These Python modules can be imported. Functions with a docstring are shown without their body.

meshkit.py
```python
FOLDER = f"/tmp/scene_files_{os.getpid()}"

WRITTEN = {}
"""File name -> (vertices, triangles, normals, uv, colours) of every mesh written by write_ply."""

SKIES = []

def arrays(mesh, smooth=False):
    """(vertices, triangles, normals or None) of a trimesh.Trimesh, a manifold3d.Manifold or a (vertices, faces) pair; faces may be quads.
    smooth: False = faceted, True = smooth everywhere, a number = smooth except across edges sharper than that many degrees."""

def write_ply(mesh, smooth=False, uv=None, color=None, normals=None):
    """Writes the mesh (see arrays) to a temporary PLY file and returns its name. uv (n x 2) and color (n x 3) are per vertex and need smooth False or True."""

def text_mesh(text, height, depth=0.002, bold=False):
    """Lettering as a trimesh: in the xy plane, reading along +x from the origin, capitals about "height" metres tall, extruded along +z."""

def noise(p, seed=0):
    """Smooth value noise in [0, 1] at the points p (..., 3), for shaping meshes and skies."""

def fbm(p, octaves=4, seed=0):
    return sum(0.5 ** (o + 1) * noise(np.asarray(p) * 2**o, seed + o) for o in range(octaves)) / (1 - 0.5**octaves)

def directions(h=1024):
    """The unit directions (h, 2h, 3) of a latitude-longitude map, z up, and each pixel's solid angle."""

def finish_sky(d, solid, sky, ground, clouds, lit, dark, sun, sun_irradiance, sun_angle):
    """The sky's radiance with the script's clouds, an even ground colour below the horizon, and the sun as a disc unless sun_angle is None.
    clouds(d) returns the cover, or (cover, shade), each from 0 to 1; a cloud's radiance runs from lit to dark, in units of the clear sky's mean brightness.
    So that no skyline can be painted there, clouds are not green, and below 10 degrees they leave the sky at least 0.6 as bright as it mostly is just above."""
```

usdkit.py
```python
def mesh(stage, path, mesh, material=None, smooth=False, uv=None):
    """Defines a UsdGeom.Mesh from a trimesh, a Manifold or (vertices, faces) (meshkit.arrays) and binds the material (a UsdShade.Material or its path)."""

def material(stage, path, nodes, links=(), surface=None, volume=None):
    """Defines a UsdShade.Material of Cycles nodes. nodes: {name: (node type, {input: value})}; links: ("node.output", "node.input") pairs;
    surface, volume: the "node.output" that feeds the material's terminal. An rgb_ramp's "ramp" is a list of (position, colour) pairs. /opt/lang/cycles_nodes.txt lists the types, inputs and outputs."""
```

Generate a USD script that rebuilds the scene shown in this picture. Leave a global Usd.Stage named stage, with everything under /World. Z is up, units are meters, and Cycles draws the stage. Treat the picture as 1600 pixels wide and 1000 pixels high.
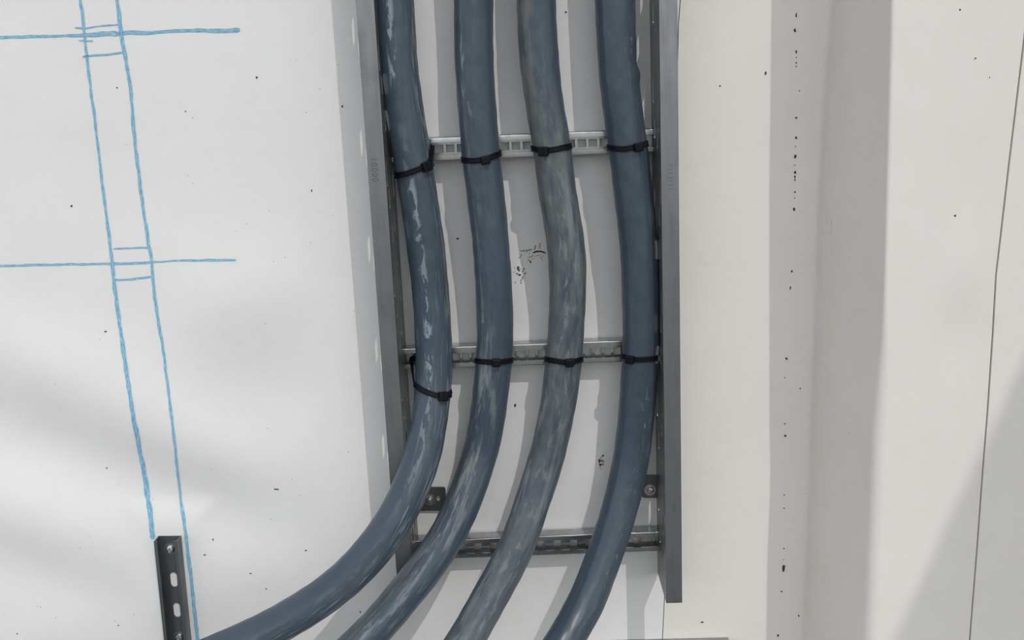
import math
import numpy as np
import trimesh
from shapely.geometry import Polygon, Point, box as sbox
from shapely import affinity, union_all
import manifold3d as m3
import usdkit, meshkit
from pxr import Usd, UsdGeom, UsdLux, UsdShade, Gf, Sdf

stage = Usd.Stage.CreateInMemory()
UsdGeom.SetStageUpAxis(stage, UsdGeom.Tokens.z)
UsdGeom.SetStageMetersPerUnit(stage, 1.0)
UsdGeom.Xform.Define(stage, '/World')

# ------------------------------------------------------------------ camera, sky, sun, exposure
FPX, DIST = 1500.0, 1.5                       # focal length in pixels of the 1600-wide frame, distance to the wall
PITCH, YAW, ROLL = math.radians(13.25), math.radians(-1.07), math.radians(2.28)
EXPOSURE = 0.0
SUN_I, SKY_I = 0.024, 0.104   # sun disc relative to the real one, sky strength
SUN = np.array([-0.53, 1.0, -1.38])           # direction the sunlight travels
CAM = np.array([0.0, -DIST, 0.0])
FW = np.array([math.sin(YAW) * math.cos(PITCH), math.cos(YAW) * math.cos(PITCH), -math.sin(PITCH)])
R0 = np.cross(FW, [0, 0, 1.0]); R0 /= np.linalg.norm(R0)
U0 = np.cross(R0, FW)
RT = R0 * math.cos(ROLL) - U0 * math.sin(ROLL)
UP = U0 * math.cos(ROLL) + R0 * math.sin(ROLL)

cam = UsdGeom.Camera.Define(stage, '/World/camera')
cam.CreateHorizontalApertureAttr(36.0)
cam.CreateFocalLengthAttr(36.0 * FPX / 1600.0)
cam.CreateClippingRangeAttr((0.05, 1000.0))
cam.CreateExposureAttr(EXPOSURE)
M = np.eye(4); M[0, :3], M[1, :3], M[2, :3], M[3, :3] = RT, UP, -FW, CAM
UsdGeom.Xformable(cam).AddTransformOp().Set(Gf.Matrix4d(*M.ravel().tolist()))

SUN_EL, SUN_AZ = math.degrees(math.asin(1.38 / np.linalg.norm(SUN))), math.degrees(math.atan2(.53, -1.0))   # azimuth from +y towards +x
sky_mat = usdkit.material(stage, '/World/Looks/hazy_sky', {
    "s": ("sky_texture", {"sky_type": "multiple_scattering", "sun_disc": True, "sun_size": math.radians(0.6), "sun_intensity": SUN_I, "sun_elevation": math.radians(SUN_EL), "sun_rotation": math.radians(SUN_AZ), "aerosol_density": 1.0, "air_density": 1.0, "ozone_density": 1.0, "altitude": 0.0}),
    "h": ("hsv", {"saturation": 0.13}),
    "b": ("background_shader", {"strength": SKY_I})},
    [("s.color", "h.color"), ("h.color", "b.color")], surface="b.background")
dome = UsdLux.DomeLight.Define(stage, '/World/sky')
dome.CreateIntensityAttr(1.0)
UsdShade.MaterialBindingAPI.Apply(dome.GetPrim()).Bind(sky_mat)

# ------------------------------------------------------------------ helpers
def P(px, py, h=0.0):
    """The point at height h off the wall (plane y = -h) that photograph pixel (px, py) looks at."""
    d = FW * FPX + RT * (px - 800.0) - UP * (py - 500.0)
    return CAM + d * ((DIST - h) / d[1])

def proj(p):
    q = np.asarray(p, float) - CAM
    w = q @ FW
    return np.stack([800 + FPX * (q @ RT) / w, 500 - FPX * (q @ UP) / w], -1)

names = {}
def numbered(path):
    k = names.get(path, 0); names[path] = k + 1
    return path if k == 0 else f'{path}_{k:03d}'

LOC = {}
def thing(name, label, cat, loc=(0, 0, 0), group=None, kind=None):
    path = numbered('/World/' + name)
    x = UsdGeom.Xform.Define(stage, path); x.AddTranslateOp().Set(Gf.Vec3d(*map(float, loc)))
    LOC[path] = np.asarray(loc, float)
    tag(x.GetPrim(), label, cat, group, kind)
    return path

def tag(o, label=None, cat=None, group=None, kind=None):
    for k, v in (('label', label), ('category', cat), ('group', group), ('kind', kind)):
        if v: o.SetCustomDataByKey(k, v)

def obj(name, mesh, mat, parent=None, smooth=35, uv=None, label=None, kind=None):
    """One Mesh prim; vertices are given in world space, stored relative to the thing it belongs to."""
    path = numbered((parent or '/World') + '/' + name)
    loc = next((l for p, l in LOC.items() if path.startswith(p + '/')), np.zeros(3))
    if isinstance(mesh, (list,)): mesh = trimesh.util.concatenate(mesh)
    if hasattr(mesh, 'to_mesh'):
        q = mesh.to_mesh(); mesh = (np.array(q.vert_properties[:, :3]), np.array(q.tri_verts))
    if isinstance(mesh, tuple):
        mesh = (np.asarray(mesh[0]) - loc, mesh[1])
    else:
        mesh = mesh.copy(); mesh.apply_translation(-loc)
    m = usdkit.mesh(stage, path, mesh, mat, smooth=smooth, uv=uv)
    tag(m.GetPrim(), label, None, None, kind)
    return path

def frame_mesh(m, o, ex, ey, ez):
    """Map a mesh from local axes into world: o + x ex + y ey + z ez."""
    m = m.copy(); v = np.asarray(m.vertices)
    m.vertices = np.asarray(o) + v[:, :1] * np.asarray(ex) + v[:, 1:2] * np.asarray(ey) + v[:, 2:] * np.asarray(ez)
    if np.dot(np.cross(ex, ey), ez) < 0: m.invert()
    return m

def bx(x0, x1, y0, y1, z0, z1):
    m = trimesh.creation.box((x1 - x0, y1 - y0, z1 - z0)); m.apply_translation(((x0 + x1) / 2, (y0 + y1) / 2, (z0 + z1) / 2)); return m

def ext(poly, d):
    ps = [trimesh.creation.extrude_polygon(g, d, engine='earcut') for g in getattr(poly, 'geoms', [poly])]
    return trimesh.util.concatenate(ps)

def rbox(sx, sy, sz, r):
    s = m3.Manifold.sphere(r, 12)
    c = [s.translate((i * (sx / 2 - r), j * (sy / 2 - r), k * (sz / 2 - r))) for i in (-1, 1) for j in (-1, 1) for k in (-1, 1)]
    q = m3.Manifold.batch_hull(c).to_mesh()
    return trimesh.Trimesh(np.array(q.vert_properties[:, :3]), np.array(q.tri_verts), process=False)

def mat(name, nodes, links, surface="p.BSDF"):
    return usdkit.material(stage, '/World/Looks/' + name, nodes, links, surface=surface)

# ------------------------------------------------------------------ materials
def paint(name, a, b, rough=0.5):
    return mat(name, {
        "g": ("geometry", {}),
        "n": ("noise_texture", {"scale": 5.0, "detail": 5.0, "roughness": 0.6}),
        "r": ("rgb_ramp", {"ramp": [(0.30, a), (0.70, b)]}),
        "n2": ("noise_texture", {"scale": 38.0, "detail": 4.0, "roughness": 0.65}),
        "r2": ("rgb_ramp", {"ramp": [(0.0, (0.93, 0.925, 0.91)), (0.36, (0.985, 0.985, 0.98)), (0.5, (1, 1, 1))]}),
        "mx": ("mix_color", {"blend_type": "multiply", "fac": 1.0}),
        "p": ("principled_bsdf", {"roughness": rough, "specular_ior_level": 0.35})},
        [("g.position", "n.vector"), ("g.position", "n2.vector"), ("n.fac", "r.fac"), ("n2.fac", "r2.fac"),
         ("r.color", "mx.a"), ("r2.color", "mx.b"), ("mx.result", "p.base_color")])

WALL_L = paint('white_sheet_cool', (0.730, 0.723, 0.706), (0.760, 0.753, 0.737))
WALL_R = paint('white_sheet_warm', (0.745, 0.716, 0.665), (0.775, 0.746, 0.695))

def metal(name, a, b, rough=0.42, metallic=0.9):
    return mat(name, {
        "g": ("geometry", {}),
        "mp": ("mapping", {"scale": (90.0, 90.0, 9.0)}),
        "n": ("noise_texture", {"scale": 1.0, "detail": 4.0, "roughness": 0.6}),
        "n2": ("noise_texture", {"scale": 14.0, "detail": 3.0}),
        "mf": ("mix_float", {"fac": 0.45}),
        "r": ("rgb_ramp", {"ramp": [(0.34, a), (0.64, b)]}),
        "rr": ("map_range", {"from_min": 0.3, "from_max": 0.7, "to_min": rough + 0.06, "to_max": rough - 0.06}),
        "bp": ("bump", {"strength": 0.12, "distance": 0.0006}),
        "p": ("principled_bsdf", {"metallic": metallic})},
        [("g.position", "mp.vector"), ("mp.vector", "n.vector"), ("g.position", "n2.vector"), ("n.fac", "mf.a"), ("n2.fac", "mf.b"),
         ("mf.result", "r.fac"), ("r.color", "p.base_color"), ("mf.result", "rr.value"), ("rr.result", "p.roughness"),
         ("n.fac", "bp.height"), ("bp.normal", "p.normal")])

GALV = metal('galvanised_steel', (0.175, 0.181, 0.186), (0.245, 0.252, 0.256), 0.38)
RUNGM = metal('galvanised_rung_steel', (0.36, 0.366, 0.37), (0.52, 0.527, 0.53), 0.24, 1.0)
DARKM = metal('dark_steel', (0.13, 0.138, 0.145), (0.20, 0.21, 0.22), 0.38)
SCREW = metal('screw_steel', (0.45, 0.45, 0.44), (0.62, 0.62, 0.60), 0.3, 1.0)
DULLM = metal('dull_steel', (0.30, 0.30, 0.295), (0.38, 0.38, 0.375), 0.5)

BLACK = mat('black_nylon', {"p": ("principled_bsdf", {"base_color": (0.0035, 0.004, 0.007), "roughness": 0.45, "specular_ior_level": 0.18})}, [])
GRIME = mat('black_grime', {"p": ("principled_bsdf", {"base_color": (0.05, 0.048, 0.045), "roughness": 0.9})}, [])
SMUDGE = mat('grey_smudge', {"p": ("principled_bsdf", {"base_color": (0.40, 0.39, 0.37), "roughness": 0.9})}, [])
STAMP = mat('stamped_mark', {"p": ("principled_bsdf", {"base_color": (0.135, 0.138, 0.142), "roughness": 0.5, "metallic": 0.7})}, [])

CHALK = mat('blue_chalk', {
    "uv": ("texture_coordinate", {}),
    "mp": ("mapping", {"scale": (3.0, 120.0, 1.0)}),
    "n": ("noise_texture", {"scale": 1.0, "detail": 4.0, "roughness": 0.65}),
    "r": ("rgb_ramp", {"ramp": [(0.30, (0.10, 0.30, 0.47)), (0.50, (0.22, 0.44, 0.59)), (0.70, (0.45, 0.63, 0.71))]}),
    "p": ("principled_bsdf", {"roughness": 0.8, "specular_ior_level": 0.2})},
    [("uv.UV", "mp.vector"), ("mp.vector", "n.vector"), ("n.fac", "r.fac"), ("r.color", "p.base_color")])

def sheath(name, base, scuff, bands, seed, dust=0.0):
    """Cable sheath: slate-blue plastic with pale lengthwise scuffs. UV: u round the cable (0.5 = front), v metres along it.
    bands: list of (centre u, half width, threshold low, threshold high, streak length scale, [(v, amount), ...])."""
    nodes = {
        "uv": ("texture_coordinate", {}), "sx": ("separate_xyz", {}),
        "mp0": ("mapping", {"scale": (6.0, 5.0, 1.0), "location": (seed, seed * 2.0, 0.0)}),
        "n0": ("noise_texture", {"scale": 1.0, "detail": 5.0, "roughness": 0.6}),
        "r0": ("rgb_ramp", {"ramp": [(0.3, tuple(0.86 * c for c in base)), (0.7, tuple(1.14 * c for c in base))]}),
        "mpf": ("mapping", {"scale": (60.0, 30.0, 1.0), "location": (seed * 3.0, 0.0, 0.0)}),
        "nf": ("noise_texture", {"scale": 1.0, "detail": 3.0}),
        "rf": ("rgb_ramp", {"ramp": [(0.35, (0.31, 0.31, 0.31)), (0.65, (0.45, 0.45, 0.45))]}),
        "bp": ("bump", {"strength": 0.10, "distance": 0.0008}),
        "p": ("principled_bsdf", {"specular_ior_level": 0.45})}
    links = [("uv.UV", "sx.vector"), ("uv.UV", "mp0.vector"), ("mp0.vector", "n0.vector"), ("n0.fac", "r0.fac"),
             ("uv.UV", "mpf.vector"), ("mpf.vector", "nf.vector"), ("nf.fac", "rf.fac"), ("rf.color", "p.roughness"),
             ("nf.fac", "bp.height"), ("bp.normal", "p.normal")]
    last = "r0.color"
    for k, (uc, hw, lo, hi, us, vs, amt, prof, col) in enumerate(bands):
        nodes |= {
            f"mp{k}b": ("mapping", {"scale": (us, vs, 1.0), "location": (seed * 1.7 + k * 3.1, seed * 5.3 + k, 0.0)}),
            f"n{k}b": ("noise_texture", {"scale": 1.0, "detail": 4.0, "roughness": 0.62, "distortion": 0.3}),
            f"t{k}b": ("map_range", {"range_type": "smoothstep", "from_min": lo, "from_max": hi, "to_min": 0.0, "to_max": amt}),
            f"d{k}b": ("math", {"math_type": "subtract", "value2": uc}), f"a{k}b": ("math", {"math_type": "absolute"}),
            f"m{k}b": ("map_range", {"range_type": "smoothstep", "from_min": hw, "from_max": hw * 0.35, "to_min": 0.0, "to_max": 1.0}),
            f"v{k}b": ("rgb_ramp", {"ramp": [(v / 3.0, (a, a, a)) for v, a in prof]}),
            f"s{k}b": ("math", {"math_type": "multiply", "value2": 1 / 3.0}),
            f"x{k}b": ("math", {"math_type": "multiply"}), f"y{k}b": ("math", {"math_type": "multiply"}),
            f"c{k}b": ("mix_color", {"b": col})}
        links += [("uv.UV", f"mp{k}b.vector"), (f"mp{k}b.vector", f"n{k}b.vector"), (f"n{k}b.fac", f"t{k}b.value"),
                  ("sx.x", f"d{k}b.value1"), (f"d{k}b.value", f"a{k}b.value1"), (f"a{k}b.value", f"m{k}b.value"),
                  ("sx.y", f"s{k}b.value1"), (f"s{k}b.value", f"v{k}b.fac"),
                  (f"t{k}b.result", f"x{k}b.value1"), (f"m{k}b.result", f"x{k}b.value2"),
                  (f"x{k}b.value", f"y{k}b.value1"), (f"v{k}b.color", f"y{k}b.value2"),
                  (f"y{k}b.value", f"c{k}b.fac"), (last, f"c{k}b.a")]
        last = f"c{k}b.result"
    links.append((last, "p.base_color"))
    return mat(name, nodes, links)

# ------------------------------------------------------------------ the wall
H = 0.197                                      # how far the right-hand part of the cladding stands proud
def g2(x, z, px, py, amp, sl, ss, ang=-24.0):
    c = P(px, py); a = math.radians(ang)
    dx, dz = x - c[0], z - c[2]
    u, v = dx * math.cos(a) + dz * math.sin(a), -dx * math.sin(a) + dz * math.cos(a)
    return amp * np.exp(-0.5 * ((u / sl) ** 2 + (v / ss) ** 2))

XL = P(560, 500)[0]
def bump(x, z):
    """Outward dents and swells of the left sheet (metres)."""
    x, z = np.asarray(x, float), np.asarray(z, float)
    h = (g2(x, z, 90, 575, .013, .17, .055) + g2(x, z, 100, 712, -.011, .17, .050) + g2(x, z, 30, 800, .011, .13, .045)
         + g2(x, z, 300, 690, .009, .11, .045) + g2(x, z, 330, 800, -.007, .12, .045) + g2(x, z, 120, 930, -.007, .16, .045)
         + g2(x, z, 380, 455, .008, .10, .06, 20) + g2(x, z, 430, 600, -.006, .10, .06, 20) + g2(x, z, 250, 250, -.004, .2, .12, 10))
    q = np.stack([x * 3.2 + 7, z * 3.2, 0 * x], -1)
    h = h + .008 * (meshkit.fbm(q, 3, 5) - .5)
    fade = np.clip((XL - x) / .12, 0, 1); fade = fade * fade * (3 - 2 * fade)
    a, b = P(267, 836), P(284, 1000)
    d = np.abs(x - (a[0] + (z - a[2]) * (b[0] - a[0]) / (b[2] - a[2]))) - .024
    near = np.clip(1 - np.maximum(d, z - a[2] - .005) / .07, 0, 1)
    return h * fade * (1 - near * near * (3 - 2 * near))

def bumpR(x, z):
    q = np.stack([np.asarray(x) * 4.0, np.asarray(z) * 3.0, 0 * np.asarray(x)], -1)
    return .006 * (meshkit.fbm(q, 3, 9) - .5) + g2(x, z, 1430, 380, .005, .09, .04, 10) + g2(x, z, 1450, 470, -.003, .09, .04, 10)

def zline(pts, h):
    """x as a function of z from photograph points on the plane at height h, straight on beyond them."""
    q = np.array([P(a, b, h) for a, b in pts]); o = np.argsort(q[:, 2]); z, x = q[o, 2], q[o, 0]
    s = (x[-1] - x[0]) / (z[-1] - z[0])
    def f(t):
        t = np.asarray(t, float)
        return np.interp(t, z, x) + s * (np.maximum(t - z[-1], 0) + np.minimum(t - z[0], 0))
    return f

seam = zline([(1063, 0), (1060, 40), (1052, 400), (1040, 900), (1035, 1000)], 0)
base_x = zline([(1299, 0), (1285, 175), (1278, 300), (1264, 700), (1252, 1000)], 0)
top_x = zline([(1394, 0), (1386, 320), (1380, 540), (1368, 700), (1356, 1000)], H)
crack = zline([(1600, 60), (1577, 250), (1563, 370), (1556, 430), (1551, 520), (1543, 640), (1535, 740), (1527, 850), (1515, 1000)], H)

ZT, ZB = 2.6, -1.7
zs = np.unique(np.concatenate([np.linspace(ZB, -1.05, 14), np.linspace(-1.05, .35, 210), np.linspace(.35, ZT, 24)]))

def grid_solid(X, Y, Z, back):
    """A closed sheet: the grid (rows z, columns across) is the front, 'back' metres behind it the back."""
    r, c = X.shape
    front = np.stack([X, Y, Z], -1).reshape(-1, 3)
    rear = front + [0, back, 0]
    i = np.arange(r * c).reshape(r, c)
    q = lambda a, b, d, e: np.concatenate([np.stack([a, b, d], -1).reshape(-1, 3), np.stack([a, d, e], -1).reshape(-1, 3)])
    n = r * c
    F = [q(i[:-1, :-1], i[:-1, 1:], i[1:, 1:], i[1:, :-1]), q(i[:-1, :-1] + n, i[1:, :-1] + n, i[1:, 1:] + n, i[:-1, 1:] + n)]
    V = [front, rear]; off = 2 * n
    for e, flip in ((i[:, 0], 1), (i[:, -1], 0), (i[0], 0), (i[-1], 1)):
        m = len(e); V += [front[e], rear[e]]; a = np.arange(m) + off; b = a + m; off += 2 * m
        f = q(a[:-1], b[:-1], b[1:], a[1:]); F.append(f[:, ::-1] if flip else f)
    return np.concatenate(V), np.concatenate(F)

wall = thing('wall_back', 'white metal sheet cladding with blue drawn lines and one raised bay', 'wall', kind='structure')
# left sheet
t = np.concatenate([np.linspace(0, .28, 12)[:-1], np.linspace(.28, 1, 190)])
Xl = -2.2 + (seam(zs)[:, None] - .0007 + 2.2) * t
Zl = np.repeat(zs[:, None], len(t), 1)
obj('wall_panel', grid_solid(Xl, -bump(Xl, Zl), Zl, .03), WALL_L, wall, smooth=40, label='broad white dented sheet behind the ladder, marked with blue lines')
# folded sheet: flat, a step out, flat again
def profile(z):
    """Points (x, h) across the folded sheet at height z."""
    xb, xt, xs, xc = float(base_x(z)), float(top_x(z)), float(seam(z)) + .0007, float(crack(z)) - .0010
    py = float(proj(np.array([xt, -H, z]))[1])
    k = np.clip((py - 430) / 240, 0, 1); rt = .006 + .014 * k * k * (3 - 2 * k); rb = .010
    dx, L = xt - xb, math.hypot(xt - xb, H)
    d1 = np.array([dx, H]) / L; ang = math.atan2(H, dx)
    tb, tt = rb * math.tan(ang / 2), rt * math.tan(ang / 2)
    pts = [np.stack([np.linspace(xs, xb - tb, 26), np.zeros(26)], -1)]
    c = np.array([xb - tb, rb]); a = np.linspace(-math.pi / 2, -math.pi / 2 + ang, 9)[1:]
    pts.append(c + rb * np.stack([np.cos(a), np.sin(a)], -1))
    A, B = np.array([xb, 0]) + d1 * tb, np.array([xt, H]) - d1 * tt
    pts.append(A + (B - A) * np.linspace(0, 1, 14)[1:, None])
    c = np.array([xt + tt, H - rt]); a = np.linspace(math.pi / 2 + ang, math.pi / 2, 13)[1:]
    pts.append(c + rt * np.stack([np.cos(a), np.sin(a)], -1))
    n = 44; x0 = xt + tt
    pts.append(np.stack([np.linspace(x0, xc, n)[1:], np.full(n - 1, H)], -1))
    return np.concatenate(pts)

PB = np.array([profile(z) for z in zs])
Xb, Hb = PB[..., 0].copy(), PB[..., 1].copy(); Zb = np.repeat(zs[:, None], Xb.shape[1], 1)
wgt = np.clip((Xb - (top_x(zs)[:, None] + .05)) / .06, 0, 1) * np.clip((crack(zs)[:, None] - Xb) / .05, 0, 1)
Hb = Hb + wgt * bumpR(Xb, Zb)
bend_p = obj('wall_panel', grid_solid(Xb, -Hb, Zb, .03), WALL_R, wall, smooth=40, label='white sheet folded out into a raised bay right of the ladder')
# right sheet
t = np.linspace(0, 1, 40)
Xr = crack(zs)[:, None] + .0010 + (7.5 - crack(zs)[:, None]) * t
Zr = np.repeat(zs[:, None], len(t), 1)
obj('wall_panel', grid_solid(Xr, 0 * Xr - H - .0015, Zr, .03), WALL_R, wall, smooth=40, label='white sheet beyond the dark joint at the right edge')

# strips behind the two joints, so that no sky shows through the gaps
for jx, y0 in ((seam, 0.0305), (crack, -H + 0.0315)):
    Xs = jx(zs)[:, None] + np.linspace(-.03, .03, 5); Zs = np.repeat(zs[:, None], 5, 1)
    obj('joint_strip', grid_solid(Xs, 0 * Xs + y0, Zs, .004), DARKM, wall, smooth=False, label='dark strip behind a sheet joint')

def on_wall(px, py):
    """Front surface point and outward normal-ish offset for a pixel on any of the three sheets."""
    p = P(px, py)
    if px < 1150:
        for _ in range(4): p = P(px, py, float(bump(p[0], p[2])))
        return p
    p = P(px, py, H if px > 1390 else 0)
    if px > 1390: return P(px, py, H + .0)
    best = None
    for h in np.linspace(0, H, 400):
        p = P(px, py, h); q = profile(p[2]); j = np.argmin((q[:, 0] - p[0]) ** 2 + (q[:, 1] - h) ** 2); d = math.hypot(q[j, 0] - p[0], q[j, 1] - h)
        s = d if d > .004 else d * .2
        if best is None or s < best[0] - 1e-9: best = (s, p)
    return best[1]

# ground and canopy: outside the frame
gm = mat('concrete', {"g": ("geometry", {}), "n": ("noise_texture", {"scale": 3.0, "detail": 6.0}),
                      "r": ("rgb_ramp", {"ramp": [(0.3, (0.13, 0.127, 0.12)), (0.7, (0.19, 0.186, 0.178))]}), "p": ("principled_bsdf", {"roughness": 0.85})},
         [("g.position", "n.vector"), ("n.fac", "r.fac"), ("r.color", "p.base_color")])
fl = obj('floor', bx(-9, 12, -14, 0.4, ZB - .1, ZB), gm, smooth=False)
tag(stage.GetPrimAtPath(fl), 'grey concrete ground at the foot of the wall', 'ground', kind='structure')
A, B = P(1606, 590, H), P(1415, 1000, H)
tJ = 1.45
J = A + tJ * np.array([.53, 0, 1.38])
dirv = (B - A); sl = dirv[0] / dirv[2]
skew = (sl * 1.38 - .53)                     # the canopy's edge leans a little so that its shadow falls along the photograph's
ce = lambda tt, z: [J[0] - skew * (tt - tJ), -H - tt, z]
can = np.array([ce(0.0, J[2]), ce(4.2, J[2]), [J[0] + 6.5, -H - 4.2, J[2]], [J[0] + 6.5, -H, J[2]]])
can = np.concatenate([can, can + [0, 0, .05]])
cm = trimesh.convex.convex_hull(can)
cp = obj('canopy', cm, GALV, smooth=False)
tag(stage.GetPrimAtPath(cp), 'steel canopy fixed to the wall high on the right, shading the lower right corner', 'canopy')

# blue lines drawn on the left sheet
def ribbon(pts, w, seed):
    """A drawn line: a thin ribbon of chalk lying on the sheet; w is one width or a list of (position 0..1, width), in pixels."""
    pts = np.array(pts, float)
    s = np.concatenate([[0], np.cumsum(np.linalg.norm(np.diff(pts, axis=0), axis=1))])
    n = max(8, int(s[-1] / 3.5)); t = np.linspace(0, s[-1], n)
    from scipy.interpolate import PchipInterpolator
    c = np.stack([PchipInterpolator(s, pts[:, k])(t) for k in (0, 1)], -1) if len(pts) > 2 else np.stack([np.interp(t, s, pts[:, k]) for k in (0, 1)], -1)
    d = np.gradient(c, axis=0); d /= np.linalg.norm(d, axis=1, keepdims=True); nn = np.stack([-d[:, 1], d[:, 0]], -1)
    j = meshkit.noise(np.stack([t / 14, t * 0, t * 0], -1), seed) - .5
    jw = meshkit.noise(np.stack([t / 10, t * 0 + 3, t * 0], -1), seed + 1) - .5
    c = c + nn * (1.1 * j)[:, None]
    ww = (np.interp(t / s[-1], *zip(*w)) if isinstance(w, list) else np.full(n, float(w))) * (1 + .45 * jw)
    ww *= np.clip(np.minimum(t, s[-1] - t) / 3 + .5, 0, 1)
    cols = np.linspace(-.5, .5, 4); V, UV = [], []
    for i in range(n):
        for q in cols:
            p = on_wall(*(c[i] + nn[i] * ww[i] * q)); V.append(p + [0, -.0007, 0]); UV.append((q + seed, t[i] * .001))
    V = np.array(V); k = len(cols); idx = np.arange(n * k).reshape(n, k)
    a, b, cc, dd = idx[:-1, :-1].ravel(), idx[:-1, 1:].ravel(), idx[1:, 1:].ravel(), idx[1:, :-1].ravel()
    F = np.concatenate([np.stack([a, b, cc], -1), np.stack([a, cc, dd], -1)])
    nrm = np.cross(V[F[:, 1]] - V[F[:, 0]], V[F[:, 2]] - V[F[:, 0]]).sum(0)
    return V, (F[:, ::-1] if nrm[1] > 0 else F), np.array(UV)

LINES = [
    ('long left upright blue line', [(94, -300), (125, -12), (126, 0), (131, 40), (133, 60), (137, 100), (150, 200), (159, 280), (167, 340), (174, 400), (178, 437), (186, 500), (192, 540), (201, 600), (208, 650), (218, 700), (229, 760), (239, 842)], [(0, 4.6), (.5, 4), (.62, 5), (.8, 6.5), (1, 7.5)]),
    ('long right upright blue line passing the slotted channel', [(146, -300), (181, -12), (183, 0), (187, 30), (189, 50), (194, 80), (198, 100), (205, 150), (209, 200), (226, 340), (232, 380), (237, 410), (239, 440), (244, 480), (254, 540), (262, 600), (274, 700), (280, 760), (291, 840), (298, 900), (309, 1004)], [(0, 4.5), (.25, 5.5), (.6, 4.2), (.8, 4), (.87, 5.5), (1, 6.5)]),
    ('thick upper blue line running level to the left edge', [(-260, 66), (-10, 58.5), (60, 56.5), (130, 54.5), (160, 53), (190, 52), (205, 50.5), (235, 51), (260, 49), (310, 47.5), (345, 47.5), (375, 46.5)], [(0, 3.6), (.60, 4), (.66, 7), (.78, 6), (.88, 5), (1, 6.5)]),
    ('short thin blue dash above the upper level line', [(117, 43), (133, 44), (160, 40), (190, 38.5)], 2.2),
    ('tiny blue tick under the upper level line', [(123, 63.5), (146, 64)], 2.0),
    ('short blue dash lowest of the upper crossing', [(129, 89), (140, 87), (165, 85), (193, 82)], 2.6),
    ('lower blue line running level to the left edge', [(-250, 421), (-10, 415.5), (100, 413), (180, 412), (236, 409.5), (268, 407.5), (300, 406.5), (369, 406)], [(0, 3.2), (.68, 3.4), (.75, 4.4), (.80, 3), (.83, 2), (.88, 3.6), (1, 3.6)]),
    ('short blue dash just above the lower level line', [(177, 388.5), (205, 387.5), (234, 387)], 2.6),
    ('short blue dash just below the lower level line', [(176, 437), (205, 436), (238, 432)], 2.8)]
for k, (lab, pts, w) in enumerate(LINES):
    V, F, UV = ribbon(pts, w, k + 2)
    obj('chalk_line', (V, F), CHALK, wall, smooth=True, uv=UV, label=lab)

# specks of dirt, lying on the sheets
rng = np.random.default_rng(4)
def splat(px, py, rx, ry, wob=.35, n=9, lift=.0006):
    a = np.linspace(0, 2 * math.pi, n, endpoint=False); rr = 1 + wob * (rng.random(n) - .5) * 2
    c = on_wall(px, py); e = [on_wall(px + rx * r * math.cos(t), py + ry * r * math.sin(t)) for t, r in zip(a, rr)] if not 1255 < px < 1392 else \
        [c + (P(px + rx * r * math.cos(t), py + ry * r * math.sin(t), -c[1]) - P(px, py, -c[1])) * [.12, 1, 1] for t, r in zip(a, rr)]
    off = np.array([-.0012, -.0012, 0]) if 1285 < px < 1392 else np.array([0, -lift, 0])
    V = np.array([c] + e) + off
    F = np.array([[0, 1 + (i + 1) % n, 1 + i] for i in range(n)])
    nr = np.cross(V[F[0, 1]] - V[0], V[F[0, 2]] - V[0])
    return trimesh.Trimesh(V, F if nr[1] < 0 else F[:, ::-1], process=False)
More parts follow.
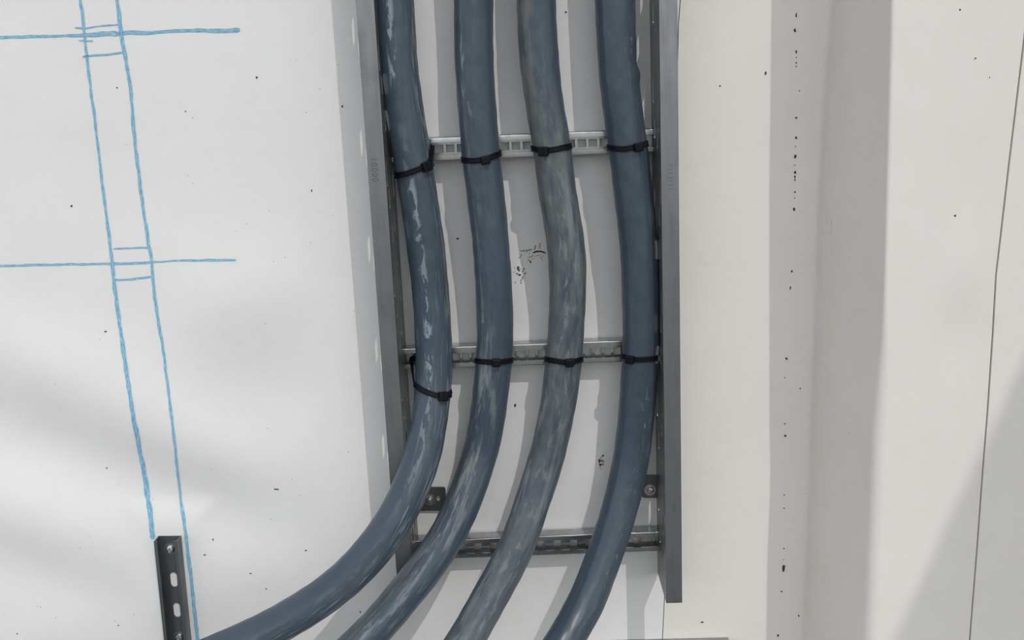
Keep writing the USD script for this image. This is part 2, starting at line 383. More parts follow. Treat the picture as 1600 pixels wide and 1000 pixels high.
left = [(401, 121, 1.6, 1.7), (112, 322, 1.4, 1.5), (535, 166, 1.6, 1.6), (165, 518, 1.5, 1.3), (167, 731, 1.2, 1), (805, 633, 1.9, 2.2), (715, 373, 2.0, 1.2), (563, 956, 1.4, 1.4),
        (183, 137, 1.2, 1.2), (290, 174, 1.2, 1), (320, 867, 2.2, .9), (478, 860, 1.8, 1), (392, 896, 1.8, .8), (333, 843, .9, 1.8), (416, 920, 1, 1), (27, 990, 1, 1), (884, 19, 1.6, 1.2), (185, 977, 1, 1), (487, 298, .8, 2)]
left += [(429 + 1.4 * i, 764 + .1 * i, 1.0, .9) for i in range(5)]
left += [(809.5, 419, 1.6, 3.0), (811, 422.5, 1.2, 1.2), (808, 427.5, 1.6, .9), (812, 429.5, 2.6, 1.2), (816.5, 424, 1, 1.2), (819, 420, .8, 1.3), (821, 427, .8, .8), (814, 442, 1, .8), (805, 441, .7, .7), (829, 409.5, .9, 2.2),
         (817, 432, .8, .8), (804, 418, .6, .8), (803, 425, .6, .6)]
left += [(814 + 2 * i, 392 - .3 * i + (i % 2), 1.1, .6) for i in range(9)] + [(834 + 1.8 * i, 394.5 - .9 * i + .1 * i * i, 1.4, 1.0) for i in range(11)] + [(835 + .6 * i, 390 - 2 * i, .7, 1.1) for i in range(4)] + [(843 + .3 * i, 388 - 2.4 * i, .6, 1.2) for i in range(4)]
left += [(815 - 1.2 * i, 398 + 1.6 * i, .6, .7) for i in range(4)] + [(936, 720, 1.0, 3.2), (938, 726, 1.4, 1.6)]
obj('dirt_speck', [splat(*s) for s in left], GRIME, wall, smooth=False, kind='stuff', label='black specks and scuffs scattered on the left sheet')
soft = [(940 + 8 * (rng.random() - .5), 722 + 22 * (rng.random() - .5), 1.4, 1.2) for _ in range(22)] + [(836 + 26 * (rng.random() - .5), 400 + 18 * (rng.random() - .5), 1.1, .9) for _ in range(26)] \
    + [(815 + 12 * (rng.random() - .5), 428 + 22 * (rng.random() - .5), 1.0, .8) for _ in range(18)]
soft += [(rng.uniform(20, 560), rng.uniform(20, 980), .9, .8) for _ in range(34)]
obj('dirt_speck', [splat(*s) for s in soft], SMUDGE, wall, smooth=False, kind='stuff', label='faint grey smudges on the left sheet')
right = [(1196, 114, 1.4, 2.6), (1125, 134, 1.5, 1), (1242, 47, 1.8, 3), (1244, 24, 1, 4), (1244, 81, 1.2, 3.2), (1244, 90, .9, 1.4), (1244, 98, 1.2, 1.6), (1244, 104, .9, 1), (1244, 184, 1.5, 1.5), (1244, 215, 1.5, 2), (1243, 229, .9, 1),
         (1242.5, 245, 1.8, 3.2), (1242, 258, .9, 1), (1242.5, 269, 1.7, 2.2), (1242, 276, 1.2, 2), (1242, 281, 1, 1.6), (1242, 300, 1.2, 1.4), (1241.5, 309, .8, 1), (1241, 327, 1.8, 2.6), (1249, 142, .9, 1), (1237, 424, 1.5, 1.5), (1235, 450, 1, 2.5), (1229, 560, 1.8, 2),
         (1226, 590, 1, 1), (1250, 607, 1.2, 1), (1227, 681, 1.7, 1.8), (1226, 662, 1, 1), (1225, 773, 1, 1), (1225, 794, 1.2, 1), (1258, 772, 1.5, 1.4), (1224.5, 857, 1.2, 1), (1224, 874, .8, .8), (1224.5, 888, 2.2, 5), (1221, 924, 1.3, 1.4), (1216, 993, 1.8, 1.8), (1248, 962, 1, 2),
         (1097, 972, 2.5, 1), (1500, 15, 1.4, 1.4), (1524, 91, 1.6, 1), (1546, 121, 1, 1), (1492, 337, 1.8, 2), (1573, 877, 1, 3)]
right += [(1300, 344 + 4 * i, .8, 2.6) for i in range(6)]
right += [(1299, 388, 1, 1), (1299, 399, 1, 1), (1316, 437, 1.8, 3.6), (1327, 402, 1.3, 1.2), (1296, 463, 1.2, 1.4), (1296, 492, 1.1, 1.4), (1295, 512, 1, 1), (1328, 675, 1, 2.4)]
obj('dirt_speck', [splat(*s) for s in right], GRIME, wall, smooth=False, kind='stuff', label='black specks in a dotted upright row on the folded sheet')

# ------------------------------------------------------------------ cable ladder
RH = .100                                       # rail height off the wall
class Rail:
    """A straight rail: front outer edge through two photograph points; web on the inner side, flanges pointing away from the ladder."""
    def __init__(s, a, b, side, ztop, zend):
        s.side = side; W = .0255
        A, B = P(*a, RH), P(*b, RH); d = (A - B) / np.linalg.norm(A - B)
        s.d = d; s.ex = np.array([d[2], 0, -d[0]])              # across, to the right
        s.o = B + d * ((zend - B[2]) / d[2]); s.o[1] = 0
        s.L = (ztop - zend) / d[2]; s.W = W
        s.web = lambda z: s.o + s.d * ((z - s.o[2]) / s.d[2]) - side * s.ex * W   # inner face on the wall
    def place(s, m):                              # local: x = from web outwards, y = along, z = off the wall
        return frame_mesh(m, s.o - s.side * s.ex * s.W, s.side * s.ex, s.d, np.array([0, -1.0, 0]))

ladder = thing('cable_ladder', 'galvanised steel cable ladder fixed upright to the white wall, carrying four cables', 'cable ladder', loc=P(840, 940, 0))
ZTOP = P(800, 0, 0)[2] + .80
railL = Rail((555.5, 0), (607, 720), -1, ZTOP, P(620, 950, RH)[2])
railR = Rail((1058.5, 0), (1066, 942), 1, ZTOP, P(1054, 942, RH)[2])
def rail_mesh(r, slot0):
    t, W, Hh, L = .0018, r.W, RH, r.L
    prof = Polygon([(0, 0), (W, 0), (W, t), (t, t), (t, Hh - t), (W - t, Hh - t), (W - t, Hh - .009), (W, Hh - .009), (W, Hh), (0, Hh)]).buffer(-.0004).buffer(.0004, quad_segs=3)
    body = trimesh.creation.extrude_polygon(prof, L, engine='earcut')           # x, z -> along
    body = frame_mesh(body, (0, 0, 0), (1, 0, 0), (0, 0, 1), (0, 1, 0))
    m = m3.Manifold(m3.Mesh(np.asarray(body.vertices, np.float32), np.asarray(body.faces, np.uint32)))
    cut = []
    y = slot0
    def slot(yc, h, ln):
        q = m3.Manifold.cylinder(.02, .0052, .0052, 12)
        a = q.rotate((0, 90, 0)).translate((-.01, yc - ln / 2, h)); b = q.rotate((0, 90, 0)).translate((-.01, yc + ln / 2, h))
        return m3.Manifold.batch_hull([a, b])
    while y < L - .03:
        for dy, h, ln in ((0, .090, .030), (-.038, .076, .020), (-.090, .066, .020), (-.02, .024, .030), (-.075, .036, .024)):
            if .03 < y + dy < L - .03: cut.append(slot(y + dy, h, ln))
        y += .165
    m = m - m3.Manifold.batch_boolean(cut, m3.OpType.Add)
    q = m.to_mesh()
    return r.place(trimesh.Trimesh(np.array(q.vert_properties[:, :3]), np.array(q.tri_verts), process=False))
def slot_phase(r, py, px):                        # so that one top slot lights the wall at photograph pixel (px, py)
    p = P(px, py, 0); z = p[2] + 1.38 * .090
    return ((z - r.o[2]) / r.d[2]) % .165
rl = obj('side_rail', rail_mesh(railL, slot_phase(railL, 390, 566)), GALV, ladder, smooth=30, label='left rail of the ladder')
rr = obj('side_rail', rail_mesh(railR, slot_phase(railR, 75, 1012)), GALV, ladder, smooth=30, label='right rail of the ladder, ending lower down')

# stamped marks on the rails' front flanges (worn away past reading)
def stamp(r, px, py, size, n, seed):
    g = np.random.default_rng(seed); out = []
    o = P(px, py, RH); o = o + np.array([0, -.0001, 0])
    for k in range(n):
        y = -k * size * .92
        ring = Polygon([(size * .62 * math.cos(a), size * .34 * math.sin(a)) for a in np.linspace(0, 2 * math.pi, 16)[:-1]])
        kind = int(g.integers(0, 3))
        s = ring.difference(affinity.scale(ring, .68, .5)) if kind == 0 else ring.difference(affinity.scale(ring, .7, .55)).intersection(sbox(-size, -size, size, .05 * size)) if kind == 1 else sbox(-size * .6, -size * .07, size * .6, size * .07)
        m = ext(s, .0003); m.apply_translation((0, y, 0)); out.append(m)
    m = trimesh.util.concatenate(out)
    return frame_mesh(m, o, r.ex, r.d, np.array([0, -1.0, 0]))
obj('stamped_mark', stamp(railL, 584.5, 249, .0080, 5, 3), STAMP, rl, smooth=False)
obj('stamped_mark', stamp(railR, 1047.5, 258, .0062, 7, 4), STAMP, rr, smooth=False)
obj('stamped_mark', stamp(railR, 1053.5, 787, .0050, 4, 8), STAMP, rr, smooth=False)

# rungs: C channels open to the front, square holes through the web
RUNG_H = .027
def rung(py_l, px_l, py_r, px_r, pitch, hole, off, zc=0.0, w0=.0130):
    a, b = P(px_l, py_l, RUNG_H), P(px_r, py_r, RUNG_H)
    d = (b - a) / np.linalg.norm(b - a)
    wl, wr = railL.web(a[2])[0] + .0005, railR.web(b[2])[0] - .0005
    o = a + d * ((wl - a[0]) / d[0]); o[1] = 0; L = (wr - wl) / d[0]
    up = np.array([-d[2], 0, d[0]])
    hh, t, lip, h0 = .0178, .0018, .0085, .0035
    outer = sbox(-hh, h0, hh, RUNG_H).buffer(-.0022).buffer(.0022, quad_segs=4)
    cav = sbox(-hh + t, w0 + t, hh - t, RUNG_H - t).union(sbox(-hh + lip, w0 + t, hh - lip, RUNG_H + .01)).union(sbox(-hh + t, h0 - .01, hh - t, w0))
    q = outer.difference(cav)
    body = frame_mesh(trimesh.creation.extrude_polygon(q, L, engine='earcut'), (0, 0, 0), (0, 1, 0), (0, 0, 1), (1, 0, 0))
    m = m3.Manifold(m3.Mesh(np.asarray(body.vertices, np.float32), np.asarray(body.faces, np.uint32)))
    holes = [m3.Manifold.cube((hole, .0120, .008), True).translate((x, zc, w0)) for x in np.arange(off, L - .012, pitch) if x > .012]
    m = m - m3.Manifold.batch_boolean(holes, m3.OpType.Add)
    q = m.to_mesh()
    return frame_mesh(trimesh.Trimesh(np.array(q.vert_properties[:, :3]), np.array(q.tri_verts), process=False), o, d, up, np.array([0, -1.0, 0])), o, d
RUNGS = []
for args in ((232.5, 700, 224.5, 900, .0168, .0130, .021, -.0005, .0070), (557.5, 740, 550.5, 930, .0152, .0118, .020, -.0038, .0085), (857, 740, 851, 900, .0268, .0125, .020, -.0025), (-95, 700, -103, 900, .0268, .0125, .020), (-428, 700, -436, 900, .0268, .0125, .020)):
    m, o, d = rung(args[0], args[1], args[2], args[3], *args[4:])
    RUNGS.append((o, d))
    obj('rung', m, RUNGM, ladder, smooth=30)

# fixing tabs with screws that hold the rails to the wall
def disc(r, h, n=20):
    return trimesh.creation.cylinder(r, h, sections=n)
def screw_mesh(c, r, h0, parent, washer=None):
    """Pan-head screw with a cross recess, on a washer."""
    Z = np.array([0, -1.0, 0]); ex, ez = np.array([1.0, 0, 0]), np.array([0, 0, 1.0]); o = np.array([c[0], 0, c[2]])
    head = m3.Manifold.revolve(m3.CrossSection([[(0, 0), (r, 0), (r, r * .25), (r * .82, r * .55), (r * .45, r * .72), (0, r * .75)]]), 24)
    for a in (25, 115):
        head = head - m3.Manifold.cube((r * 1.1, r * .26, r * .8), True).rotate((0, 0, a)).translate((0, 0, r * .75))
    q = head.to_mesh(); hm = trimesh.Trimesh(np.array(q.vert_properties[:, :3]), np.array(q.tri_verts), process=False)
    wr = washer or r * 1.5
    wash = trimesh.creation.annulus(r * .5, wr, .0016, sections=24); wash.apply_translation((0, 0, h0 + .0008))
    hm.apply_translation((0, 0, h0 + .0016))
    s = obj('screw', frame_mesh(hm, o, ex, ez, Z), SCREW, parent, smooth=30)
    obj('washer', frame_mesh(wash, o, ex, ez, Z), SCREW, parent, smooth=30)
def tab(px0, px1, py0, py1, hole, screw, label):
    h = .0052
    c = [P(a, b, h) for a, b in ((px0, py0), (px1, py0), (px1, py1), (px0, py1))]
    poly = Polygon([(q[0], q[2]) for q in c]).buffer(-.004).buffer(.004, quad_segs=4)
    hp = P(*hole, h); poly = poly.difference(affinity.scale(Point(hp[0], hp[2]).buffer(.0042), .75, 1.25))
    m = ext(poly, .0028); m = frame_mesh(m, (0, -.0024, 0), (1, 0, 0), (0, 0, 1), (0, -1.0, 0))
    s = obj('fixing_tab', m, DARKM, ladder, smooth=30, label=label)
    screw_mesh(P(*screw, h), .0062, h, s, .0098)
tab(617, 696, 761.5, 798, (685, 779), (671.5, 781), 'dark tab screwed to the wall beside the left rail')
tab(1003, 1040, 743, 778, (1032.5, 765), (1015.5, 765), 'dark tab screwed to the wall beside the right rail')

# ------------------------------------------------------------------ cables
from scipy.interpolate import CubicSpline
REF = np.array([0, -1.0, 0])
class Cable:
    def __init__(s, pts, R):
        q = np.array([P(*p) for p in pts]); t = np.concatenate([[0], np.cumsum(np.linalg.norm(np.diff(q, axis=0), axis=1))])
        cs = CubicSpline(t, q); f = np.linspace(0, t[-1], 1500); c = cs(f)
        L = np.concatenate([[0], np.cumsum(np.linalg.norm(np.diff(c, axis=0), axis=1))]); s.L = L[-1]
        n = int(s.L / .0045); s.s = np.linspace(0, s.L, n); s.c = np.stack([np.interp(s.s, L, c[:, k]) for k in range(3)], -1)
        from scipy.ndimage import gaussian_filter1d
        s.c = gaussian_filter1d(s.c, 4, axis=0, mode='nearest')
        s.R = R
        T = np.gradient(s.c, axis=0); s.T = T / np.linalg.norm(T, axis=1, keepdims=True)
        N = REF - (s.T @ REF)[:, None] * s.T; s.N = N / np.linalg.norm(N, axis=1, keepdims=True)
        s.B = np.cross(s.N, s.T)                   # towards the right when running downwards
        if s.B[:, 0].mean() < 0: s.B = -s.B
        z = proj(s.c)[:, 1]; s.py = z
    def at(s, q, th, r=None):
        i = np.clip(q / s.L * (len(s.s) - 1), 0, len(s.s) - 1.001); j = int(i); f = i - j
        l = lambda a: a[j] * (1 - f) + a[j + 1] * f
        c, N, B, T = l(s.c), l(s.N), l(s.B), l(s.T)
        o = N * math.cos(th) + B * math.sin(th)
        return c + o * (r or s.R), o, T
    def mesh(s, seed, ridge=None, dents=()):
        m = 56; th = np.linspace(-math.pi, math.pi, m + 1)
        sv, tv = np.meshgrid(s.s, th, indexing='ij')
        q = np.stack([np.cos(tv) * 1.1 + 5, np.sin(tv) * 1.1, sv * 14], -1)
        r = s.R + .0016 * (meshkit.fbm(q, 2, seed) - .5) + .0009 * (meshkit.noise(np.stack([np.cos(tv) * 3, np.sin(tv) * 3, sv * 60], -1), seed + 3) - .5)
        if ridge:
            a0 = ridge + .10 * (meshkit.noise(np.stack([sv * 3, 0 * sv, 0 * sv], -1), seed + 9) - .5)
            r = r + .0020 / (1 + np.exp(-(tv - a0) / .018)) * np.exp(-np.maximum(tv - a0, 0) / .5)
        for (ps, pt, amp, ls, lt) in dents:
            r = r + amp * np.exp(-.5 * (((sv - ps) / ls) ** 2 + ((tv - pt) / lt) ** 2))
        o = s.N[:, None] * np.cos(tv)[..., None] + s.B[:, None] * np.sin(tv)[..., None]
        V = (s.c[:, None] + o * r[..., None]).reshape(-1, 3)
        n = len(s.s); i = np.arange(n * (m + 1)).reshape(n, m + 1)
        a, b, c, d = i[:-1, :-1].ravel(), i[:-1, 1:].ravel(), i[1:, 1:].ravel(), i[1:, :-1].ravel()
        F = np.concatenate([np.stack([a, b, c], -1), np.stack([a, c, d], -1)])
        fn = np.cross(V[F[:, 1]] - V[F[:, 0]], V[F[:, 2]] - V[F[:, 0]]); ctr = V[F].mean(1); mid = np.repeat(s.c, m + 1, 0)[F[:, 0]]
        if ((fn * (ctr - mid)).sum(1)).sum() < 0: F = F[:, ::-1]
        UV = np.stack([tv / (2 * math.pi) + .5, sv], -1).reshape(-1, 2)
        # end caps
        e0, e1 = len(V), len(V) + 1
        V = np.concatenate([V, [s.c[0], s.c[-1]]]); UV = np.concatenate([UV, [[.5, 0], [.5, s.L]]])
        caps = np.concatenate([np.stack([np.full(m, e0), i[0, 1:], i[0, :-1]], -1), np.stack([np.full(m, e1), i[-1, :-1], i[-1, 1:]], -1)])
        return V, np.concatenate([F, caps]), UV

HC = RUNG_H + .0285
C1 = [(545, -820), (578, -480), (598, -240), (610, -80), (616, 0), (622.5, 100), (636, 200), (648, 270), (662, 360), (673, 460), (678, 540), (677, 600), (670, 665), (655, 728), (640, 766), (580, 864), (493, 941), (415, 986), (330, 1024), (240, 1062), (150, 1100), (0, 1165), (-150, 1240)]
h1 = [HC, HC, HC, HC, HC, HC, HC, HC, HC, HC, .060, .068, .090, .120, .137, .168, .188, .20, .21, .22, .23, .25, .27]
C2 = [(690, -820), (715, -480), (729, -240), (736, -80), (739.5, 0), (741, 100), (748, 200), (752.5, 250), (765, 360), (772, 460), (772, 560), (766, 620), (747, 720), (731, 766), (695, 843), (643, 915), (580, 988), (515, 1050), (440, 1115), (320, 1215), (200, 1320)]
h2 = [HC] * 12 + [HC] + [.076, .106, .140, .170, .200, .230, .26, .29]
C3 = [(822, -820), (834, -480), (836, -240), (836, -80), (838, 0), (843, 100), (857, 200), (862, 230), (871, 300), (884, 380), (887, 460), (883, 540), (877, 600), (867, 660), (852.5, 720), (829, 793), (804, 860), (762, 939), (730, 997), (690, 1055), (630, 1130), (545, 1240), (455, 1360)]
h3 = [HC] * 14 + [.058, .075, .100, .140, .175, .210, .26, .32, .37]
C4 = [(942, -820), (950, -480), (954, -240), (957, -80), (961, 0), (965, 100), (977, 200), (981, 230), (989, 300), (998, 380), (1001, 460), (1001.5, 540), (996.5, 620), (993, 660), (985, 720), (967, 800), (940, 880), (916, 940), (883, 1000), (850, 1050), (800, 1115), (720, 1230), (640, 1350)]
h4 = [HC] * 14 + [.058, .076, .110, .143, .180, .220, .28, .35, .41]
mk = lambda c, h, R: Cable([(a, b, k) for (a, b), k in zip(c, h)], R)
cab = [mk(C1, h1, .0284), mk(C2, h2, .0284), mk(C3, h3, .0284), mk(C4, h4, .0286)]
def sv(c, py): return float(np.interp(py, c.py, c.s))
PALE, DUST, GREY = (0.25, 0.29, 0.325), (0.215, 0.235, 0.238), (0.112, 0.122, 0.122)
BASE = (0.045, 0.063, 0.084)
def prof(c, *kv): return [(sv(c, y), a) for y, a in kv]
S = [
    sheath('scuffed_blue_sheath', BASE, None, [
        (.470, .048, .50, .57, 20, 34, .85, prof(cab[0], (0, 1), (130, 1), (150, 0), (260, .3), (300, 1), (350, .7), (540, 1), (620, .6), (700, .5), (760, .3), (800, .1)), PALE),
        (.68, .06, .46, .60, 30, 22, .6, prof(cab[0], (0, 1), (220, 1), (300, .5), (420, .7), (600, .9), (800, 1), (900, 1)), DUST),
        (.58, .10, .54, .64, 60, 14, .6, prof(cab[0], (0, .1), (440, .2), (640, .5), (720, .8), (800, 1), (900, 1)), PALE),
        (.62, .16, .44, .62, 9, 10, .45, prof(cab[0], (820, 0), (870, 1), (1000, 1)), GREY)], 1.0),
    sheath('worn_blue_sheath', BASE, None, [
        (.385, .030, .42, .60, 60, 9, .55, prof(cab[1], (0, 1), (400, .8), (600, .5), (700, .2)), GREY),
        (.42, .05, .54, .64, 26, 20, .6, prof(cab[1], (0, .6), (80, .8), (190, 1), (220, .6), (300, .3), (420, .4), (540, .8), (570, .8)), PALE),
        (.45, .17, .47, .64, 16, 12, .65, prof(cab[1], (480, .1), (540, .6), (580, 1), (800, 1), (1000, .9)), DUST),
        (.34, .09, .40, .60, 20, 14, .5, prof(cab[1], (700, 0), (760, 1), (1000, 1)), GREY)], 2.3),
    sheath('dusty_grey_sheath', tuple(1.05 * c for c in BASE), None, [
        (.37, .13, .36, .60, 12, 17, .9, prof(cab[2], (0, 1), (120, 1), (200, 1), (240, .6), (560, .5), (1000, .6)), GREY),
        (.50, .30, .36, .60, 13, 15, .85, prof(cab[2], (0, 0), (130, .1), (190, .8), (260, 1), (540, .9), (590, .8), (640, .55), (760, .6), (1000, .5)), GREY),
        (.52, .18, .52, .66, 22, 30, .6, prof(cab[2], (0, .0), (180, .4), (420, 1), (560, .8), (760, .7), (1000, .7)), DUST),
        (.58, .06, .42, .60, 10, 6, .6, prof(cab[2], (230, 0), (330, 1), (420, .8), (540, .2), (580, .5), (640, .9), (780, .9), (860, .3), (1000, .3)), DUST),
        (.34, .05, .45, .6, 20, 18, .7, prof(cab[2], (0, .2), (560, .3), (600, 1), (820, .9), (1000, .6)), DUST)], 3.9),
    sheath('smooth_blue_sheath', tuple(.96 * c for c in BASE), None, [
        (.60, .05, .60, .68, 24, 40, .5, prof(cab[3], (0, .7), (150, 1), (180, .2), (1000, .1)), PALE),
        (.55, .05, .56, .66, 40, 60, .35, prof(cab[3], (560, .0), (640, 1), (760, 1), (1000, .8)), PALE)], 5.2)]
LAB = ['thick slate-blue cable at the left, pale blobs down its middle, bending over the left rail',
       'thick slate-blue cable, second from the left, worn pale towards its lower bend',
       'thick cable, third from the left, dusty grey and heavily scuffed',
       'thick smooth clean dark blue cable next to the right rail']
for k in range(4):
    d = [(sv(cab[3], 118), 1.35, .0034, .007, .35), (sv(cab[3], 100), 1.5, -.0012, .012, .4)] if k == 3 else []
    V, F, UV = cab[k].mesh(11 * k + 3, ridge={1: -.80, 3: -.86}.get(k), dents=d)
    loc = cab[k].c[-1]
    p = obj('power_cable', (V, F), S[k], smooth=True, uv=UV)
    tag(stage.GetPrimAtPath(p), LAB[k], 'cable', 'power cables on the ladder')

# ------------------------------------------------------------------ cable ties
def tie(k, line, head, rung_i, label, tail=None, headsize=1.0, heel=(12, 12)):
    """A black tie: over the front of cable k along the photograph polyline 'line', back into the rung channel, head at a pixel."""
    c = cab[k]; line = np.array(line, float); rb = c.R + .0010
    def s_for(th):
        lo, hi = sv(c, line[:, 1].min() - 70), sv(c, line[:, 1].max() + 70)
        g = lambda q: (lambda p: p[1] - np.interp(p[0], line[:, 0], line[:, 1]))(proj(c.at(q, th, rb)[0]))
        for _ in range(40):
            m = .5 * (lo + hi)
            if g(m) < 0: lo = m
            else: hi = m
        return .5 * (lo + hi)
    ths = np.radians(np.linspace(-96, 96, 37)); pts, nrm, axs = [], [], []
    for th in ths:
        p, o, T = c.at(s_for(th), th, rb); pts.append(p); nrm.append(o); axs.append(T)
    # back of the loop: into the open channel of the rung and across behind its lips
    o, d = RUNGS[rung_i]
    def in_rung(x, h): q = o + d * ((x - o[0]) / d[0]); return np.array([q[0], -h, q[2]])
    a, b = pts[0], pts[-1]; cx = .5 * (a[0] + b[0])
    back = [in_rung(b[0] - heel[1] * .001, .0235), in_rung(b[0] - heel[1] * .001 - .006, .0222), in_rung(cx, .0220), in_rung(a[0] + heel[0] * .001 + .006, .0222), in_rung(a[0] + heel[0] * .001, .0235)]
    ctl = pts + back
    n0 = list(nrm) + [np.array([.8, .6, 0]), np.array([.4, .9, 0]), np.array([0, 1.0, 0]), np.array([-.4, .9, 0]), np.array([-.8, .6, 0])]
    # resample the loop
    ctl = np.array(ctl + [ctl[0]]); n0 = np.array(n0 + [n0[0]])
    L = np.concatenate([[0], np.cumsum(np.linalg.norm(np.diff(ctl, axis=0), axis=1))]); N = 120
    t = np.linspace(0, L[-1], N, endpoint=False)
    q = np.stack([np.interp(t, L, ctl[:, i]) for i in range(3)], -1); nn = np.stack([np.interp(t, L, n0[:, i]) for i in range(3)], -1)
    ker = np.array([1, 2, 3, 2, 1.]) / 9
    sm = lambda a: sum(w * np.roll(a, i - 2, 0) for i, w in enumerate(ker))
    q, nn = sm(q) , sm(nn)
    tg = np.roll(q, -1, 0) - np.roll(q, 1, 0); tg /= np.linalg.norm(tg, axis=1, keepdims=True)
    nn = nn - (nn * tg).sum(1, keepdims=True) * tg; nn /= np.linalg.norm(nn, axis=1, keepdims=True)
    wd = np.cross(tg, nn)
    sec = np.array([(-4.2, -.4), (-4.2, 1.5), (-2.8, 1.8), (-2.2, 1.0), (2.2, 1.0), (2.8, 1.8), (4.2, 1.5), (4.2, -.4)]) * .001
    V = (q[:, None] + wd[:, None] * sec[None, :, :1] + nn[:, None] * sec[None, :, 1:]).reshape(-1, 3)
    m = len(sec); F = []
    for i in range(N):
        for j in range(m):
            a_, b_ = i * m + j, i * m + (j + 1) % m; c_, d_ = ((i + 1) % N) * m + (j + 1) % m, ((i + 1) % N) * m + j
            F += [(a_, b_, c_), (a_, c_, d_)]
    F = np.array(F); tm = trimesh.Trimesh(V, F, process=False)
    if tm.volume < 0: tm.invert()
    g = thing('cable_tie', label, 'cable tie', loc=pts[18], group='black cable ties')
    obj('strap', tm, BLACK, g, smooth=40)
    # head: the ratchet box, with its slot
    pp = proj(q); fr = (q[:, 1] < -.03)
    i = int(np.argmin(np.where(fr, (pp[:, 0] - head[0]) ** 2 + .2 * (pp[:, 1] - head[1]) ** 2, 1e9)))
    hm = rbox(.0135 * headsize, .0125 * headsize, .0085, .0018)
    sl = bx(-.0025, .0025, -.0042, .0042, .0038, .0050)
    ho = P(head[0], head[1], -q[i][1] + .0) ; ho = q[i] + (ho - q[i]) * np.array([1, 0, 1]) * .9 + nn[i] * .0032
    obj('head', [frame_mesh(hm, ho, tg[i], wd[i], nn[i]), frame_mesh(sl, ho, tg[i], wd[i], nn[i])], BLACK, g, smooth=40)
    if tail is not None:
        tp = np.array([ho, *[P(x, y, h) for x, y, h in tail]]); r = []
        for a_, b_ in zip(tp[:-1], tp[1:]):
            dd = b_ - a_; l = np.linalg.norm(dd); dd /= l; sd = np.cross(dd, nn[i]); sd /= np.linalg.norm(sd)
            r.append(frame_mesh(bx(-.0008, l + .0008, -.0036, .0036, -.0008, .0008), a_, dd, sd, np.cross(dd, sd)))
        obj('tail', r, BLACK, g, smooth=False)

tie(0, [(612, 275), (621, 274), (635, 271.5), (650, 266), (664, 260), (676, 256), (690, 250)], (665, 260.5), 0, 'black cable tie slanting across the leftmost cable at the upper rung', tail=[(673, 248, .070), (675.5, 228, .060)], headsize=1.15)
tie(1, [(712, 250), (723, 250), (740, 251.5), (758, 249), (784, 239), (795, 236)], (758, 250), 0, 'black cable tie round the second cable at the upper rung', tail=None)
tie(2, [(820, 231), (832, 232), (850, 236), (870, 233), (892, 228), (905, 226)], (850, 236.5), 0, 'black cable tie round the dusty third cable at the upper rung', headsize=1.1)
tie(3, [(940, 230), (950, 231), (975, 233), (997, 229), (1012, 224), (1022, 222)], (996, 230), 0, 'black cable tie round the smooth right cable at the upper rung', tail=[(1006, 226.5, .080), (1012, 224.5, .066)])
tie(0, [(630, 585), (648, 601), (660, 610), (675, 616), (690, 619.5), (704, 617), (715, 614)], (691, 619.5), 1, 'black cable tie hanging slack below the lower rung round the leftmost cable', headsize=1.15, tail=[(701, 617, .092), (704.5, 613, .080)], heel=(-8, 14))
tie(1, [(733, 562), (745, 564), (775, 566.5), (800, 563), (810, 561)], (775, 566), 1, 'black cable tie round the second cable at the lower rung')
tie(2, [(842, 559), (853, 561.5), (888, 567), (911, 561), (920, 559)], (889, 566), 1, 'black cable tie round the dusty third cable at the lower rung')
tie(3, [(962, 555), (972, 556.5), (985, 561), (1000, 562), (1030, 559.5), (1040, 559)], (985.5, 561.5), 1, 'black cable tie round the smooth right cable at the lower rung')

# ------------------------------------------------------------------ slotted channel, lower left
a, b = P(247.5, 837, 0), P(264.5, 1000, 0)
d = (b - a) / np.linalg.norm(b - a); ex = np.array([-d[2], 0, d[0]]);
if ex[0] < 0: ex = -ex
W, Hc, L, t = .0395, .0215, .42, .0022
chan = thing('slotted_channel', 'short dark steel slotted channel screwed upright to the wall between the blue lines', 'channel', loc=a + d * L)
lo = np.array([a[0], float(-bump(a[0], a[2])) - .0005, a[2]])
q = Polygon([(0, 0), (W, 0), (W, Hc), (W - .0055, Hc), (W - .0055, Hc - .003), (W - t, Hc - t), (W - t, t), (t, t), (t, Hc - t), (.0055, Hc - .003), (.0055, Hc), (0, Hc)]).buffer(-.0005).buffer(.0005, quad_segs=3)
body = frame_mesh(trimesh.creation.extrude_polygon(q, L, engine='earcut'), (0, 0, 0), (1, 0, 0), (0, 0, 1), (0, 1, 0))   # x across, y along, z off the wall
m = m3.Manifold(m3.Mesh(np.asarray(body.vertices, np.float32), np.asarray(body.faces, np.uint32)))
def loc2(px, py):
    v = P(px, py, 0) - a; return float(v @ ex), float(v @ d)
cy = m3.Manifold.cylinder(.02, .0062, .0062, 16)
for y in [loc2(273, 904.5)[1], loc2(278.5, 952)[1]] + [loc2(278.5, 952)[1] + .09 + .048 * i for i in range(4)]:
    m = m - m3.Manifold.batch_hull([cy.translate((W / 2, y - .0078, -.01)), cy.translate((W / 2, y + .0078, -.01))])
qq = m.to_mesh()
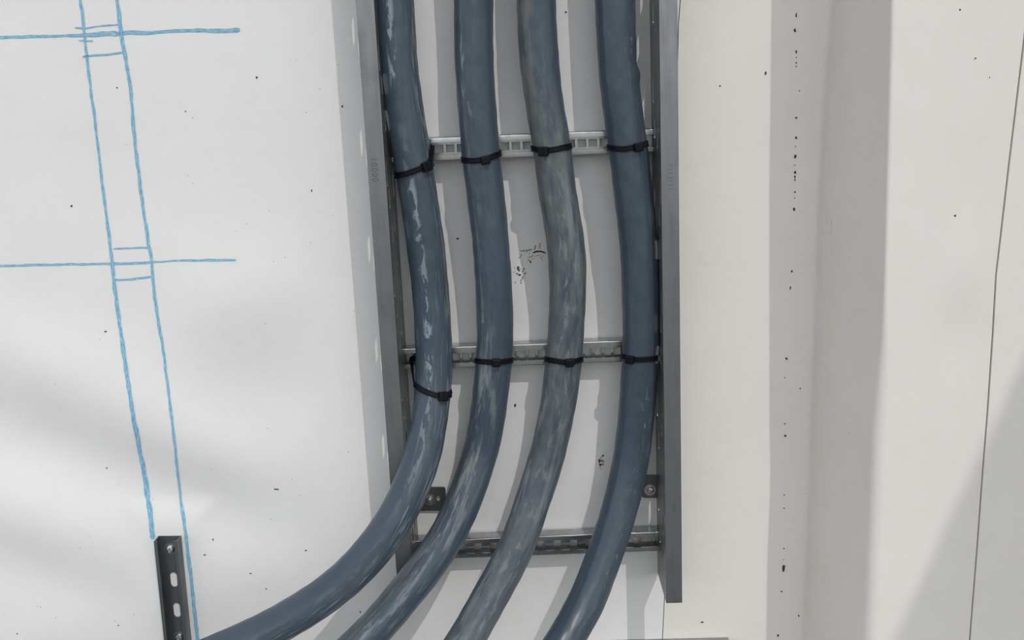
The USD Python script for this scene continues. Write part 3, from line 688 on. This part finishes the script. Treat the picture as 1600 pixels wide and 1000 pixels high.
cb = obj('channel', frame_mesh(trimesh.Trimesh(np.array(qq.vert_properties[:, :3]), np.array(qq.tri_verts), process=False), lo, ex, d, np.array([0, -1.0, 0])), DARKM, chan, smooth=30)
for py, px in ((855.5, 267.5), (993, 281)):
    y = loc2(px, py)[1]; c = lo + ex * (W / 2) + d * y
    Z = np.array([0, -1.0, 0])
    head = m3.Manifold.revolve(m3.CrossSection([[(0, 0), (.0074, 0), (.0074, .0022), (.006, .0042), (.003, .0051), (0, .0053)]]), 24)
    for an in (15, 105): head = head - m3.Manifold.cube((.009, .0020, .005), True).rotate((0, 0, an)).translate((0, 0, .0052))
    qm = head.to_mesh(); hm = trimesh.Trimesh(np.array(qm.vert_properties[:, :3]), np.array(qm.tri_verts), process=False); hm.apply_translation((0, 0, .0042))
    wm = trimesh.creation.annulus(.0035, .0112, .0022, sections=28); wm.apply_translation((0, 0, t + .0011))
    obj('washer', frame_mesh(wm, c, ex, d, Z), GALV, chan, smooth=30)
    obj('screw', frame_mesh(hm, c, ex, d, Z), SCREW, chan, smooth=30)

# ------------------------------------------------------------------ steel bar just entering at the bottom
h = .026
p0, p1 = P(925, 1013.5, h), P(1142, 1008.5, h)
d = (p1 - p0) / np.linalg.norm(p1 - p0); up = np.array([-d[2], 0, d[0]])
L = float(np.linalg.norm(p1 - p0)); t = .002
q = Polygon([(0, 0), (-.041, 0), (-.041, h), (-.032, h), (-.032, h - t), (-.039, h - t), (-.039, t), (-t, t), (-t, h - t), (-.009, h - t), (-.009, h), (0, h)]).buffer(-.0004).buffer(.0004, quad_segs=2)
body = frame_mesh(trimesh.creation.extrude_polygon(q, L, engine='earcut'), (0, 0, 0), (0, 1, 0), (0, 0, 1), (1, 0, 0))
bar = frame_mesh(body, np.array([p0[0], -.0005, p0[2]]), d, up, np.array([0, -1.0, 0]))
bp = obj('steel_channel', bar, DULLM, smooth=30)
tag(stage.GetPrimAtPath(bp), 'grey steel channel lying level along the bottom edge, below the right rail', 'channel')
